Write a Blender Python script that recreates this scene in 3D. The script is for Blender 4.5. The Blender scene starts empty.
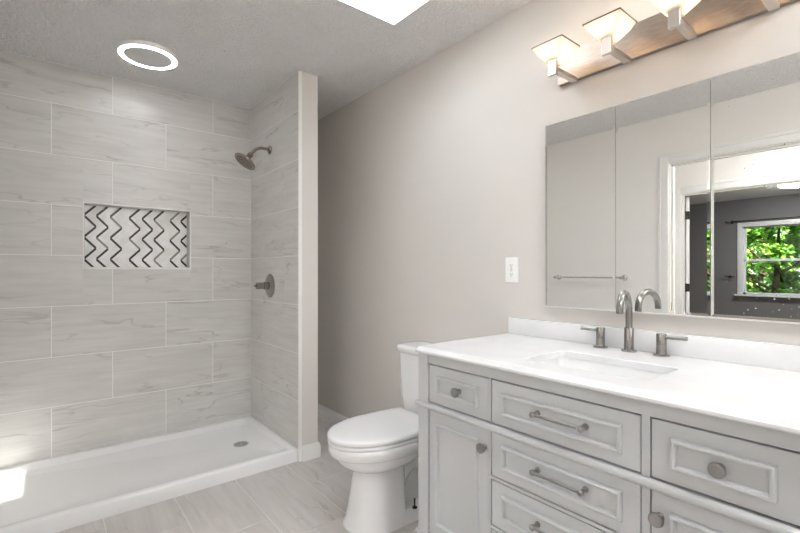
import bpy, bmesh, math, random
from mathutils import Vector, Matrix
random.seed(7)
PI = math.pi
scene = bpy.context.scene
C = scene.collection

# ---------------------------------------------------------------- camera
F_PX = 436.0
cam_data = bpy.data.cameras.new('camera')
cam_data.sensor_width = 36.0
cam_data.lens = F_PX / 800.0 * 36.0
cam_data.shift_y = (272.0 - 266.5) / 800.0
cam_data.clip_start = 0.02
cam = bpy.data.objects.new('camera', cam_data)
C.objects.link(cam)
cam.location = (0, 0, 1.184)
cam.rotation_euler = (PI / 2, 0, -math.radians(38.9))
scene.camera = cam

# ---------------------------------------------------------------- world, sun, daylight
world = bpy.data.worlds.new('world')
scene.world = world
world.use_nodes = True
wn = world.node_tree
sky = wn.nodes.new('ShaderNodeTexSky')
sky.sky_type = 'NISHITA'
sky.sun_disc = False
sky.sun_elevation = math.radians(50)
sky.sun_rotation = math.radians(140)
wn.links.new(sky.outputs[0], wn.nodes['Background'].inputs[0])
wn.nodes['Background'].inputs[1].default_value = 0.22

sun_data = bpy.data.lights.new('sun', 'SUN')
sun_data.energy = 4.5
sun_data.angle = math.radians(0.6)
sun_data.color = (1.0, 0.97, 0.92)
sun = bpy.data.objects.new('sun', sun_data)
C.objects.link(sun)
sun.location = (2.5, -1.0, 5)
sun.rotation_euler = Vector((0.529, -0.648, 1.0)).to_track_quat('Z', 'Y').to_euler()


def area_light(name, loc, direction, sx, sy, power, color=(1, 1, 1)):
    d = bpy.data.lights.new(name, 'AREA')
    d.shape = 'RECTANGLE'
    d.size, d.size_y = sx, sy
    d.energy = power
    d.color = color
    o = bpy.data.objects.new(name, d)
    C.objects.link(o)
    o.location = loc
    o.rotation_euler = (-Vector(direction)).to_track_quat('Z', 'Y').to_euler()
    return o


area_light('skylight_daylight', (1.07, 1.4375, 2.825), (0, 0, -1), 0.56, 0.58, 3.2, (0.94, 0.97, 1.0))

# ---------------------------------------------------------------- exposure
vs = scene.view_settings
vs.view_transform = 'Standard'
vs.look = 'None'
vs.exposure = 1.86
vs.gamma = 1.0
vs.use_curve_mapping = False
scene.cycles.max_bounces = 14
scene.cycles.diffuse_bounces = 8
scene.cycles.glossy_bounces = 6
scene.cycles.transmission_bounces = 8
scene.cycles.transparent_max_bounces = 12
scene.cycles.sample_clamp_indirect = 6.0


# ---------------------------------------------------------------- materials
def srgb(r, g, b):
    f = lambda v: (v / 255 / 12.92) if v / 255 <= 0.04045 else ((v / 255 + 0.055) / 1.055) ** 2.4
    return (f(r), f(g), f(b), 1)


def mat(name, col, rough=0.5, metal=0.0, spec=0.5, coat=0.0):
    m = bpy.data.materials.new(name)
    m.use_nodes = True
    b = m.node_tree.nodes['Principled BSDF']
    b.inputs['Base Color'].default_value = col
    b.inputs['Roughness'].default_value = rough
    b.inputs['Metallic'].default_value = metal
    b.inputs['Specular IOR Level'].default_value = spec
    b.inputs['Coat Weight'].default_value = coat
    return m


def nd(m, t, **kw):
    n = m.node_tree.nodes.new(t)
    for k, v in kw.items():
        setattr(n, k, v)
    return n


def lk(m, a, b):
    m.node_tree.links.new(a, b)


def bsdf(m):
    return m.node_tree.nodes['Principled BSDF']


def add_bump(m, scale, strength, dist=0.002, detail=3, coord='Object', ramp=None, stretch=(1, 1, 1)):
    tc = nd(m, 'ShaderNodeTexCoord')
    mp = nd(m, 'ShaderNodeMapping')
    mp.inputs['Scale'].default_value = stretch
    nz = nd(m, 'ShaderNodeTexNoise')
    nz.inputs['Scale'].default_value = scale
    nz.inputs['Detail'].default_value = detail
    lk(m, tc.outputs[coord], mp.inputs['Vector'])
    lk(m, mp.outputs[0], nz.inputs['Vector'])
    bp = nd(m, 'ShaderNodeBump')
    bp.inputs['Strength'].default_value = strength
    bp.inputs['Distance'].default_value = dist
    src = nz.outputs['Fac']
    if ramp:
        r = nd(m, 'ShaderNodeValToRGB')
        r.color_ramp.elements[0].position, r.color_ramp.elements[1].position = ramp
        lk(m, src, r.inputs[0])
        src = r.outputs[0]
    lk(m, src, bp.inputs['Height'])
    lk(m, bp.outputs[0], bsdf(m).inputs['Normal'])
    return m


def vary(m, c1, c2, scale=4, stretch=(1, 1, 1), coord='Object', lo=0.35, hi=0.65, detail=4):
    tc = nd(m, 'ShaderNodeTexCoord')
    mp = nd(m, 'ShaderNodeMapping')
    mp.inputs['Scale'].default_value = stretch
    nz = nd(m, 'ShaderNodeTexNoise')
    nz.inputs['Scale'].default_value = scale
    nz.inputs['Detail'].default_value = detail
    r = nd(m, 'ShaderNodeValToRGB')
    r.color_ramp.elements[0].position, r.color_ramp.elements[1].position = lo, hi
    r.color_ramp.elements[0].color, r.color_ramp.elements[1].color = c1, c2
    lk(m, tc.outputs[coord], mp.inputs['Vector'])
    lk(m, mp.outputs[0], nz.inputs['Vector'])
    lk(m, nz.outputs['Fac'], r.inputs[0])
    lk(m, r.outputs[0], bsdf(m).inputs['Base Color'])
    return m


def tile_mat(name, base, dark, light, rough):
    """veined porcelain: soft long clouds and a few thin veins, laid out in each tile's own UV"""
    m = mat(name, base, rough)
    uv = nd(m, 'ShaderNodeUVMap')
    uv.uv_map = 'UVMap'
    mp = nd(m, 'ShaderNodeMapping')
    mp.inputs['Rotation'].default_value = (0, 0, math.radians(-13))
    mp.inputs['Scale'].default_value = (1.5, 9.0, 1)
    lk(m, uv.outputs[0], mp.inputs['Vector'])
    n1 = nd(m, 'ShaderNodeTexNoise')
    n1.inputs['Scale'].default_value = 1.6
    n1.inputs['Detail'].default_value = 5
    n1.inputs['Distortion'].default_value = 0.5
    lk(m, mp.outputs[0], n1.inputs['Vector'])
    r1 = nd(m, 'ShaderNodeValToRGB')
    r1.color_ramp.elements[0].position, r1.color_ramp.elements[1].position = 0.30, 0.68
    r1.color_ramp.elements[0].color, r1.color_ramp.elements[1].color = base, light
    lk(m, n1.outputs['Fac'], r1.inputs[0])
    n2 = nd(m, 'ShaderNodeTexNoise')
    n2.inputs['Scale'].default_value = 0.95
    n2.inputs['Detail'].default_value = 3
    n2.inputs['Roughness'].default_value = 0.5
    n2.inputs['Distortion'].default_value = 0.35
    lk(m, mp.outputs[0], n2.inputs['Vector'])
    r2 = nd(m, 'ShaderNodeValToRGB')
    e = r2.color_ramp.elements
    e[0].position, e[0].color = 0.485, (0, 0, 0, 1)
    e[1].position, e[1].color = 0.515, (0, 0, 0, 1)
    k = e.new(0.50)
    k.color = (1, 1, 1, 1)
    lk(m, n2.outputs['Fac'], r2.inputs[0])
    n3 = nd(m, 'ShaderNodeTexNoise')
    n3.inputs['Scale'].default_value = 0.9
    n3.inputs['Detail'].default_value = 1
    lk(m, mp.outputs[0], n3.inputs['Vector'])
    r3 = nd(m, 'ShaderNodeValToRGB')
    r3.color_ramp.elements[0].position, r3.color_ramp.elements[1].position = 0.42, 0.62
    lk(m, n3.outputs['Fac'], r3.inputs[0])
    mu = nd(m, 'ShaderNodeMath', operation='MULTIPLY')
    lk(m, r2.outputs[0], mu.inputs[0])
    lk(m, r3.outputs[0], mu.inputs[1])
    mu2 = nd(m, 'ShaderNodeMath', operation='MULTIPLY')
    mu2.inputs[1].default_value = 0.55
    lk(m, mu.outputs[0], mu2.inputs[0])
    mx = nd(m, 'ShaderNodeMixRGB')
    mx.inputs[2].default_value = dark
    lk(m, mu2.outputs[0], mx.inputs[0])
    lk(m, r1.outputs[0], mx.inputs[1])
    # fine long streaks over the whole tile
    mp2 = nd(m, 'ShaderNodeMapping')
    mp2.inputs['Rotation'].default_value = (0, 0, math.radians(-17))
    mp2.inputs['Scale'].default_value = (2.6, 34, 1)
    lk(m, uv.outputs[0], mp2.inputs['Vector'])
    n4 = nd(m, 'ShaderNodeTexNoise')
    n4.inputs['Scale'].default_value = 1.3
    n4.inputs['Detail'].default_value = 4
    n4.inputs['Distortion'].default_value = 0.5
    lk(m, mp2.outputs[0], n4.inputs['Vector'])
    r4 = nd(m, 'ShaderNodeValToRGB')
    r4.color_ramp.elements[0].position, r4.color_ramp.elements[1].position = 0.32, 0.60
    r4.color_ramp.elements[0].color = (0.92, 0.917, 0.913, 1)
    r4.color_ramp.elements[1].color = (1, 1, 1, 1)
    lk(m, n4.outputs['Fac'], r4.inputs[0])
    ml = nd(m, 'ShaderNodeMixRGB', blend_type='MULTIPLY')
    ml.inputs[0].default_value = 1.0
    lk(m, mx.outputs[0], ml.inputs[1])
    lk(m, r4.outputs[0], ml.inputs[2])
    lk(m, ml.outputs[0], bsdf(m).inputs['Base Color'])
    return m


def glass_mat(name, tint=(0.97, 0.985, 0.98, 1)):
    m = bpy.data.materials.new(name)
    m.use_nodes = True
    nt = m.node_tree
    nt.nodes.remove(nt.nodes['Principled BSDF'])
    tr = nd(m, 'ShaderNodeBsdfTransparent')
    tr.inputs[0].default_value = tint
    gl = nd(m, 'ShaderNodeBsdfGlossy')
    gl.inputs['Roughness'].default_value = 0.02
    mx = nd(m, 'ShaderNodeMixShader')
    mx.inputs[0].default_value = 0.06
    lk(m, tr.outputs[0], mx.inputs[1])
    lk(m, gl.outputs[0], mx.inputs[2])
    lk(m, mx.outputs[0], nt.nodes['Material Output'].inputs[0])
    return m


def emit_mat(name, col, strength, base=(0.8, 0.8, 0.8, 1)):
    m = mat(name, base, 0.4)
    b = bsdf(m)
    b.inputs['Emission Color'].default_value = col
    b.inputs['Emission Strength'].default_value = strength
    return m


M = {}
M['wall'] = add_bump(mat('greige_wall_paint', srgb(215, 210, 205), 0.75, spec=0.25), 130, 0.06, 0.001)
M['wall_pale'] = mat('pale_wall_paint', srgb(242, 239, 235), 0.75, spec=0.25)
M['ceiling'] = add_bump(mat('knockdown_ceiling_paint', srgb(241, 240, 239), 0.85, spec=0.2), 48, 1.0, 0.0095, 5, ramp=(0.42, 0.62))
M['ceiling_plain'] = mat('bedroom_ceiling_paint', srgb(228, 227, 225), 0.85)
M['shaft'] = mat('shaft_paint', srgb(240, 240, 238), 0.6)
M['grey_wall'] = add_bump(mat('dark_grey_bedroom_paint', srgb(130, 128, 127), 0.8), 120, 0.05, 0.001)
M['trim'] = mat('white_trim_paint', srgb(240, 239, 236), 0.35)
M['tile'] = tile_mat('wall_tile', srgb(207, 205, 202), srgb(152, 148, 144), srgb(218, 216, 213), 0.28)
M['floor_tile'] = tile_mat('floor_tile', srgb(196, 191, 187), srgb(158, 151, 146), srgb(206, 201, 198), 0.38)
M['grout'] = add_bump(mat('pale_grout', srgb(240, 239, 237), 0.8), 300, 0.1, 0.0005)
M['floor_grout'] = mat('floor_grout', srgb(226, 222, 216), 0.8)
M['porcelain'] = mat('white_porcelain', srgb(234, 234, 234), 0.12, spec=0.5, coat=0.3)
M['seat'] = mat('white_seat_plastic', srgb(232, 232, 232), 0.25)
M['acrylic'] = mat('white_acrylic', srgb(240, 240, 240), 0.22)
M['quartz'] = vary(mat('white_quartz', srgb(229, 229, 229), 0.18), srgb(226, 226, 227), srgb(232, 232, 232), 9)
M['cabinet'] = add_bump(mat('pale_grey_cabinet_paint', srgb(198, 199, 200), 0.36), 90, 0.02, 0.0005)
M['cabinet_in'] = mat('cabinet_interior', srgb(120, 118, 115), 0.8)
M['nickel'] = vary(mat('brushed_nickel', srgb(158, 155, 151), 0.22, 1.0), srgb(153, 150, 146), srgb(163, 160, 156), 6)
M['nickel_dark'] = mat('satin_nickel', srgb(158, 156, 154), 0.3, 1.0)
M['plate_metal'] = vary(mat('brushed_light_bar', srgb(164, 152, 142), 0.4, 1.0), srgb(156, 144, 134), srgb(172, 160, 150), 30, (1, 1, 12))
M['chrome_satin'] = mat('satin_chrome', srgb(205, 204, 202), 0.25, 1.0)
M['arm_metal'] = mat('pale_brushed_nickel', srgb(216, 209, 202), 0.42, 1.0)
M['rail'] = mat('satin_aluminium_rail', srgb(235, 233, 230), 0.4, 0.6)
M['rim_metal'] = mat('dark_rim_metal', srgb(110, 100, 92), 0.3, 1.0)
M['chrome'] = mat('polished_chrome', srgb(225, 225, 225), 0.06, 1.0)
M['bronze'] = mat('dark_shower_nickel', srgb(165, 155, 145), 0.2, 1.0)
M['black'] = mat('black_metal', srgb(28, 27, 26), 0.4)
M['brass'] = mat('brass', srgb(178, 148, 84), 0.3, 1.0)
M['plastic'] = mat('white_plastic', srgb(244, 244, 242), 0.3)
M['slot'] = mat('dark_slot', srgb(40, 38, 36), 0.6)
M['glass'] = glass_mat('window_glass')
M['marble'] = vary(mat('white_marble_mosaic', srgb(240, 239, 238), 0.25), srgb(230, 229, 227), srgb(248, 247, 246), 14)
M['mosaic_black'] = mat('black_marble_strip', srgb(44, 42, 42), 0.25)
M['mosaic_grey'] = mat('grey_marble_strip', srgb(140, 137, 134), 0.25)
M['grille'] = add_bump(mat('grey_fan_grille', srgb(212, 212, 211), 0.5), 260, 0.3, 0.001)
M['ring'] = emit_mat('led_ring', (0.98, 0.99, 1.0, 1), 9)
M['bulb'] = emit_mat('warm_bulb', (1.0, 0.74, 0.46, 1), 4.5)
M['dome'] = emit_mat('lit_white_dome', (0.97, 0.985, 1.0, 1), 32.0, srgb(244, 243, 240))
M['carpet'] = vary(mat('beige_carpet', srgb(170, 160, 148), 0.95), srgb(160, 150, 138), srgb(182, 172, 160), 40)
M['bark'] = vary(mat('brown_bark', srgb(96, 72, 54), 0.9), srgb(70, 52, 40), srgb(126, 98, 76), 20)
M['leaf'] = vary(mat('green_leaves', srgb(140, 190, 60), 0.5), srgb(84, 150, 40), srgb(190, 225, 95), 9, lo=0.4, hi=0.6)
bsdf(M['leaf']).inputs['Transmission Weight'].default_value = 0.0
M['grass'] = vary(mat('lawn_grass', srgb(80, 110, 50), 0.9), srgb(60, 90, 36), srgb(100, 134, 66), 5)

# frosted glass of the vanity light shades
fg = bpy.data.materials.new('frosted_shade_glass')
fg.use_nodes = True
b_ = fg.node_tree.nodes['Principled BSDF']
b_.inputs['Base Color'].default_value = (0.93, 0.90, 0.86, 1)
b_.inputs['Roughness'].default_value = 0.35
t_ = nd(fg, 'ShaderNodeBsdfTranslucent')
t_.inputs[0].default_value = (1.0, 0.92, 0.82, 1)
mx_ = nd(fg, 'ShaderNodeMixShader')
mx_.inputs[0].default_value = 0.6
lk(fg, b_.outputs[0], mx_.inputs[1])
lk(fg, t_.outputs[0], mx_.inputs[2])
lk(fg, mx_.outputs[0], fg.node_tree.nodes['Material Output'].inputs[0])
M['shade'] = fg

# silvered mirror, with the dust specks the glass carries on its lower part
mm = mat('mirror_glass', (0.965, 0.97, 0.965, 1), 0.0, 1.0)
M['mirror'] = mm
ms = mat('specked_mirror_glass', (0.965, 0.97, 0.965, 1), 0.0, 1.0)
tc = nd(ms, 'ShaderNodeTexCoord')
vo = nd(ms, 'ShaderNodeTexVoronoi')
vo.inputs['Scale'].default_value = 70
lk(ms, tc.outputs['Object'], vo.inputs['Vector'])
th = nd(ms, 'ShaderNodeMath', operation='LESS_THAN')
th.inputs[1].default_value = 0.15
lk(ms, vo.outputs['Distance'], th.inputs[0])
nz = nd(ms, 'ShaderNodeTexNoise')
nz.inputs['Scale'].default_value = 9
lk(ms, tc.outputs['Object'], nz.inputs['Vector'])
sp = nd(ms, 'ShaderNodeSeparateXYZ')
lk(ms, tc.outputs['Object'], sp.inputs[0])
mr = nd(ms, 'ShaderNodeMapRange')
mr.inputs['From Min'].default_value = 0.02
mr.inputs['From Max'].default_value = 0.20
mr.inputs['To Min'].default_value = 0.40
mr.inputs['To Max'].default_value = 0.66
lk(ms, sp.outputs['Z'], mr.inputs['Value'])
gt = nd(ms, 'ShaderNodeMath', operation='GREATER_THAN')
lk(ms, nz.outputs['Fac'], gt.inputs[0])
lk(ms, mr.outputs[0], gt.inputs[1])
mu = nd(ms, 'ShaderNodeMath', operation='MULTIPLY')
lk(ms, th.outputs[0], mu.inputs[0])
lk(ms, gt.outputs[0], mu.inputs[1])
di = nd(ms, 'ShaderNodeBsdfDiffuse')
di.inputs[0].default_value = (0.7, 0.7, 0.68, 1)
mu2 = nd(ms, 'ShaderNodeMath', operation='MULTIPLY')
mu2.inputs[1].default_value = 0.75
lk(ms, mu.outputs[0], mu2.inputs[0])
mx = nd(ms, 'ShaderNodeMixShader')
lk(ms, mu2.outputs[0], mx.inputs[0])
lk(ms, bsdf(ms).outputs[0], mx.inputs[1])
lk(ms, di.outputs[0], mx.inputs[2])
lk(ms, mx.outputs[0], ms.node_tree.nodes['Material Output'].inputs[0])
M['mirror_specked'] = ms


# ---------------------------------------------------------------- mesh helpers
class MB:
    """collects shapes and links them as ONE mesh object"""

    def __init__(self):
        self.bm = bmesh.new()
        self.mi = 0

    def _merge(self, t, smooth=False):
        for f in t.faces:
            f.material_index = self.mi
            f.smooth = smooth
        me = bpy.data.meshes.new('tmp')
        t.to_mesh(me)
        t.free()
        self.bm.from_mesh(me)
        bpy.data.meshes.remove(me)
        return self

    def box(self, x0, x1, y0, y1, z0, z1, bevel=0.0, seg=2, rot=None, piv=None):
        t = bmesh.new()
        bmesh.ops.create_cube(t, size=1)
        for v in t.verts:
            v.co = Vector(((x0 + x1) / 2 + v.co.x * (x1 - x0), (y0 + y1) / 2 + v.co.y * (y1 - y0), (z0 + z1) / 2 + v.co.z * (z1 - z0)))
        if bevel > 0:
            bmesh.ops.bevel(t, geom=list(t.edges), offset=bevel, segments=seg, affect='EDGES', profile=0.5)
        if rot is not None:
            bmesh.ops.rotate(t, verts=t.verts, cent=piv or (0, 0, 0), matrix=rot)
        return self._merge(t, bevel > 0 and seg > 1)

    def rings(self, rings, cap0=True, cap1=True, smooth=True, closed=False):
        t = bmesh.new()
        R = [[t.verts.new(p) for p in r] for r in rings]
        n = len(rings[0])
        seq = list(zip(R[:-1], R[1:]))
        if closed:
            seq.append((R[-1], R[0]))
        for a, b in seq:
            for i in range(n):
                j = (i + 1) % n
                try:
                    t.faces.new((a[i], a[j], b[j], b[i]))
                except ValueError:
                    pass
        if not closed:
            if cap0:
                t.faces.new(list(reversed(R[0])))
            if cap1:
                t.faces.new(R[-1])
        bmesh.ops.recalc_face_normals(t, faces=t.faces)
        return self._merge(t, smooth)

    def lathe(self, prof, origin, axis, n=32, cap=True, smooth=True):
        """prof: (distance along the axis, radius)"""
        q = Vector(axis).normalized().to_track_quat('Z', 'Y').to_matrix()
        o = Vector(origin)
        rs = [[o + q @ Vector((r * math.cos(2 * PI * i / n), r * math.sin(2 * PI * i / n), h)) for i in range(n)] for h, r in prof]
        return self.rings(rs, cap, cap, smooth)

    def cyl(self, p0, p1, r, n=24, r1=None):
        p0, p1 = Vector(p0), Vector(p1)
        L = (p1 - p0).length
        e = min(r * 0.12, L * 0.2)
        r1 = r if r1 is None else r1
        return self.lathe([(0, r - e), (e, r), (L - e, r1), (L, r1 - e)], p0, p1 - p0, n)

    def tube(self, pts, r, n=16):
        pts = [Vector(p) for p in pts]
        rs = []
        up = None
        for i, p in enumerate(pts):
            a = pts[max(0, i - 1)]
            b = pts[min(len(pts) - 1, i + 1)]
            d = (b - a).normalized()
            if up is None:
                up = d.orthogonal().normalized()
            up = (up - d * up.dot(d)).normalized()
            s = d.cross(up)
            rr = r[i] if isinstance(r, (list, tuple)) else r
            rs.append([p + (up * math.cos(2 * PI * k / n) + s * math.sin(2 * PI * k / n)) * rr for k in range(n)])
        return self.rings(rs)

    def quad(self, *pts):
        t = bmesh.new()
        t.faces.new([t.verts.new(p) for p in pts])
        return self._merge(t)

    def build(self, name, mats, parent=None, loc=None, subsurf=0, autosmooth=None):
        me = bpy.data.meshes.new(name)
        self.bm.to_mesh(me)
        self.bm.free()
        if not isinstance(mats, (list, tuple)):
            mats = [mats]
        for m in mats:
            me.materials.append(m)
        o = bpy.data.objects.new(name, me)
        C.objects.link(o)
        if parent is not None:
            o.parent = parent
        if loc is not None:
            o.location = loc
        if subsurf:
            s = o.modifiers.new('subsurf', 'SUBSURF')
            s.levels = s.render_levels = subsurf
        w = o.modifiers.new('edges', 'EDGE_SPLIT')
        w.split_angle = math.radians(autosmooth or 40)
        return o


def thing(name, label, cat, loc=(0, 0, 0), rz=0, group=None):
    o = bpy.data.objects.new(name, None)
    o.empty_display_size = 0.1
    C.objects.link(o)
    o.location = loc
    o.rotation_euler = (0, 0, rz)
    o['label'], o['category'] = label, cat
    if group:
        o['group'] = group
    return o


def tag(o, label, cat, group=None):
    o['label'], o['category'] = label, cat
    if group:
        o['group'] = group
    return o


def struct(mb, name, mats, label, cat, parent=None):
    o = mb.build(name, mats, parent)
    if parent is None:
        o['kind'] = 'structure'
        o['label'] = label
        o['category'] = cat
    return o


def part_label(o, s):
    o['label'] = s
    return o


def copy_tree(o, parent=None):
    c = o.copy()
    C.objects.link(c)
    c.parent = parent
    for ch in list(o.children):
        copy_tree(ch, c)
    return c


def rrect(x0, x1, y0, y1, r, z, n=6):
    pts = []
    for cx, cy, a0 in ((x1 - r, y1 - r, 0), (x0 + r, y1 - r, 90), (x0 + r, y0 + r, 180), (x1 - r, y0 + r, 270)):
        for k in range(n + 1):
            a = math.radians(a0 + 90 * k / n)
            pts.append(Vector((cx + r * math.cos(a), cy + r * math.sin(a), z)))
    return pts


# ================================================================ LARGE STRUCTURE
XV = 1.739      # vanity wall
YB = 3.335      # tiled back wall of the shower
XO = -0.44      # wall opposite the vanity
XT = 1.214      # tile face of the shower's end wall
YN = -0.95      # wall behind the camera
ZC = 2.44
YS = 2.51       # front plane of the shower walls
SKX0, SKX1, SKY0, SKY1, SKH = 0.77, 1.37, 1.126, 1.745, 0.40


def slab_holes(mb, axis, a0, a1, u0, u1, v0, v1, holes):
    """a wall slab between a0..a1 on `axis`, spanning u,v, with rectangular holes"""
    us = sorted({u0, u1, *[h[0] for h in holes], *[h[1] for h in holes]})
    vv = sorted({v0, v1, *[h[2] for h in holes], *[h[3] for h in holes]})
    for i in range(len(us) - 1):
        for j in range(len(vv) - 1):
            cu, cv = (us[i] + us[i + 1]) / 2, (vv[j] + vv[j + 1]) / 2
            if any(h[0] < cu < h[1] and h[2] < cv < h[3] for h in holes):
                continue
            if axis == 'x':
                mb.box(a0, a1, us[i], us[i + 1], vv[j], vv[j + 1])
            elif axis == 'y':
                mb.box(us[i], us[i + 1], a0, a1, vv[j], vv[j + 1])
            else:
                mb.box(us[i], us[i + 1], vv[j], vv[j + 1], a0, a1)
    return mb


def tiles(mb, origin, U, V, Nrm, rects, thick=0.0012, uvl=None):
    """bevelled tiles; rects = (u0,u1,v0,v1); every tile gets its own UV offset"""
    O, U, V, Nrm = Vector(origin), Vector(U), Vector(V), Vector(Nrm)
    bm = mb.bm
    uvl = bm.loops.layers.uv.get('UVMap') or bm.loops.layers.uv.new('UVMap')
    e = 0.0005
    for (u0, u1, v0, v1) in rects:
        ou, ov = random.uniform(0, 40), random.uniform(0, 40)
        fl = random.choice((-1, 1))

        def P(u, v, h):
            return O + U * u + V * v + Nrm * h
        outer0 = [(u0, v0, 0), (u1, v0, 0), (u1, v1, 0), (u0, v1, 0)]
        outer1 = [(a, b, thick - e) for a, b, _ in outer0]
        inner = [(u0 + e, v0 + e, thick), (u1 - e, v0 + e, thick), (u1 - e, v1 - e, thick), (u0 + e, v1 - e, thick)]
        L = [[bm.verts.new(P(*q)) for q in ring] for ring in (outer0, outer1, inner)]
        C3 = [outer0, outer1, inner]
        fs = []
        for a in (0, 1):
            for i in range(4):
                j = (i + 1) % 4
                fs.append((bm.faces.new((L[a][i], L[a][j], L[a + 1][j], L[a + 1][i])), [C3[a][i], C3[a][j], C3[a + 1][j], C3[a + 1][i]]))
        fs.append((bm.faces.new(L[2]), inner))
        for f, cs in fs:
            f.material_index = mb.mi
            for lp, cc in zip(f.loops, cs):
                lp[uvl].uv = (ou + fl * cc[0], ov + cc[1])
    return mb


def tile_rects(ulo, uhi, zlines, phases, step, g=0.0042, holes=()):
    out = []
    for k in range(len(zlines) - 1):
        z0, z1 = zlines[k], zlines[k + 1]
        ph = phases[k % len(phases)]
        n0 = math.floor((ulo - ph) / step) - 1
        u = ph + n0 * step
        while u < uhi:
            a, b = max(u, ulo), min(u + step, uhi)
            if b - a > 0.01:
                a_ = a + (g / 2 if a > ulo else 0.001)
                b_ = b - (g / 2 if b < uhi else 0.001)
                piece = [(a_, b_, z0 + g / 2, z1 - g / 2)]
                for (h0, h1, k0, k1) in holes:
                    nxt = []
                    for (p0, p1, q0, q1) in piece:
                        if p1 <= h0 or p0 >= h1 or q1 <= k0 or q0 >= k1:
                            nxt.append((p0, p1, q0, q1))
                            continue
                        if p0 < h0:
                            nxt.append((p0, h0, q0, q1))
                        if p1 > h1:
                            nxt.append((h1, p1, q0, q1))
                        m0, m1 = max(p0, h0), min(p1, h1)
                        if q1 > k1:
                            nxt.append((m0, m1, k1, q1))
                        if q0 < k0:
                            nxt.append((m0, m1, q0, k0))
                    piece = nxt
                out += [p for p in piece if p[1] - p[0] > 0.004 and p[3] - p[2] > 0.004]
            u += step
    return out


ZL = [2.438, 2.196, 1.889, 1.590, 1.285, 0.978, 0.673, 0.376, 0.074]
ZLr = list(reversed(ZL))                      # bottom to top
ODD, EVEN = 0.015, 0.322
PH = [ODD, EVEN, ODD, EVEN, ODD, EVEN, ODD, EVEN]   # bottom row first
NX0, NX1, NZ0, NZ1 = 0.173, 0.781, 1.209, 1.613

# floor
m = MB()
m.box(XO - 0.0, XV, YN, YB, -0.05, -0.0012)
m.mi = 1
rects = []
xs = [0.206 + 0.3103 * k for k in range(-4, 7)]
for i in range(len(xs) - 1):
    a, b = max(xs[i] + 0.002, XO), min(xs[i + 1] - 0.002, XV)
    if b - a < 0.02:
        continue
    ph = [2.43, 2.22, 2.02][i % 3]
    y = ph - 0.614 * 7
    while y < YB:
        c, d = max(y + 0.002, YN), min(y + 0.614 - 0.002, YB)
        if d - c > 0.02:
            rects.append((c, d, a, b))
        y += 0.614
tiles(m, (0, 0, -0.0012), (0, 1, 0), (1, 0, 0), (0, 0, 1), rects)
bmesh.ops.recalc_face_normals(m.bm, faces=m.bm.faces)
struct(m, 'floor', [M['floor_grout'], M['floor_tile']], 'grey veined tile floor of the bathroom', 'floor')

# ceiling with the skylight opening
m = MB()
slab_holes(m, 'z', ZC, ZC + 0.06, XO - 0.115, XV + 0.1, YN - 0.1, YB + 0.2, [(SKX0, SKX1, SKY0, SKY1)])
struct(m, 'ceiling', M['ceiling'], 'white textured knockdown bathroom ceiling', 'ceiling')

# vanity wall
m = MB()
m.box(XV, XV + 0.1, YN - 0.1, YB + 0.2, 0, ZC)
struct(m, 'wall_right', M['wall'], 'greige painted wall behind vanity and toilet', 'wall')

# back wall: tiled part with the niche opening, then the painted alcove part behind the toilet
m = MB()
slab_holes(m, 'y', YB + 0.0012, YB + 0.12, -0.32, XT + 0.02, 0, ZC, [(NX0, NX1, NZ0, NZ1)])
m.mi = 1
tiles(m, (0, YB + 0.0012, 0), (1, 0, 0), (0, 0, 1), (0, -1, 0), tile_rects(-0.31, XT, ZLr, PH, 0.614, holes=[(NX0 - 0.004, NX1 + 0.004, NZ0 - 0.004, NZ1 + 0.004)]))
bmesh.ops.recalc_face_normals(m.bm, faces=m.bm.faces)
struct(m, 'wall_back', [M['grout'], M['tile']], 'shower back wall of large grey veined tiles', 'wall')
m = MB()
m.box(XT + 0.022, XV, YB, YB + 0.12, 0, ZC)
struct(m, 'wall_alcove', M['wall'], 'painted wall at the end of the toilet alcove', 'wall')

# partition at the shower's end: painted stub and tiled face
m = MB()
m.box(1.236, 1.347, YS, YB, 0, ZC)
struct(m, 'wall_partition', M['wall'], 'narrow painted partition between shower and toilet', 'wall')
m = MB()
m.box(XT + 0.0012, 1.236, YS + 0.004, YB, 0, ZC)
m.mi = 1
sr = []
for k in range(len(ZLr) - 1):
    ph = [3.090, 2.719][k % 2]
    sr += tile_rects(YS + 0.006, YB, [ZLr[k], ZLr[k + 1]], [ph], 0.614)
tiles(m, (XT + 0.0012, 0, 0), (0, 1, 0), (0, 0, 1), (-1, 0, 0), sr)
bmesh.ops.recalc_face_normals(m.bm, faces=m.bm.faces)
m.mi = 2
m.box(XT, 1.236, YS - 0.001, YS + 0.005, 0.0, ZC - 0.001, 0.001, 1)
struct(m, 'wall_shower_end', [M['grout'], M['tile'], M['trim']], 'tiled shower end wall carrying the shower head', 'wall')
m = MB()
m.box(XO, -0.316, YS, YB, 0, ZC)
m.mi = 1
tiles(m, (-0.316, 0, 0), (0, 1, 0), (0, 0, 1), (1, 0, 0), tile_rects(YS + 0.006, YB, ZLr, [3.09, 2.719], 0.614))
bmesh.ops.recalc_face_normals(m.bm, faces=m.bm.faces)
struct(m, 'wall_shower_left', [M['wall'], M['tile']], 'tiled shower wall at the left end of the pan', 'wall')

# wall opposite the vanity, with the doorway
DY0, DY1, DZ = 0.50, 1.361, 2.047
m = MB()
slab_holes(m, 'x', XO - 0.115, XO, YN - 0.1, YB + 0.2, 0, ZC, [(DY0 - 0.018, DY1 + 0.018, -1, DZ + 0.018)])
struct(m, 'wall_left', M['wall_pale'], 'pale painted wall with a doorway, opposite the vanity', 'wall')
m = MB()
m.box(XO, XV, YN - 0.1, YN, 0, ZC)
struct(m, 'wall_near', M['wall_pale'], 'pale painted wall at the near end of the bathroom', 'wall')


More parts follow.
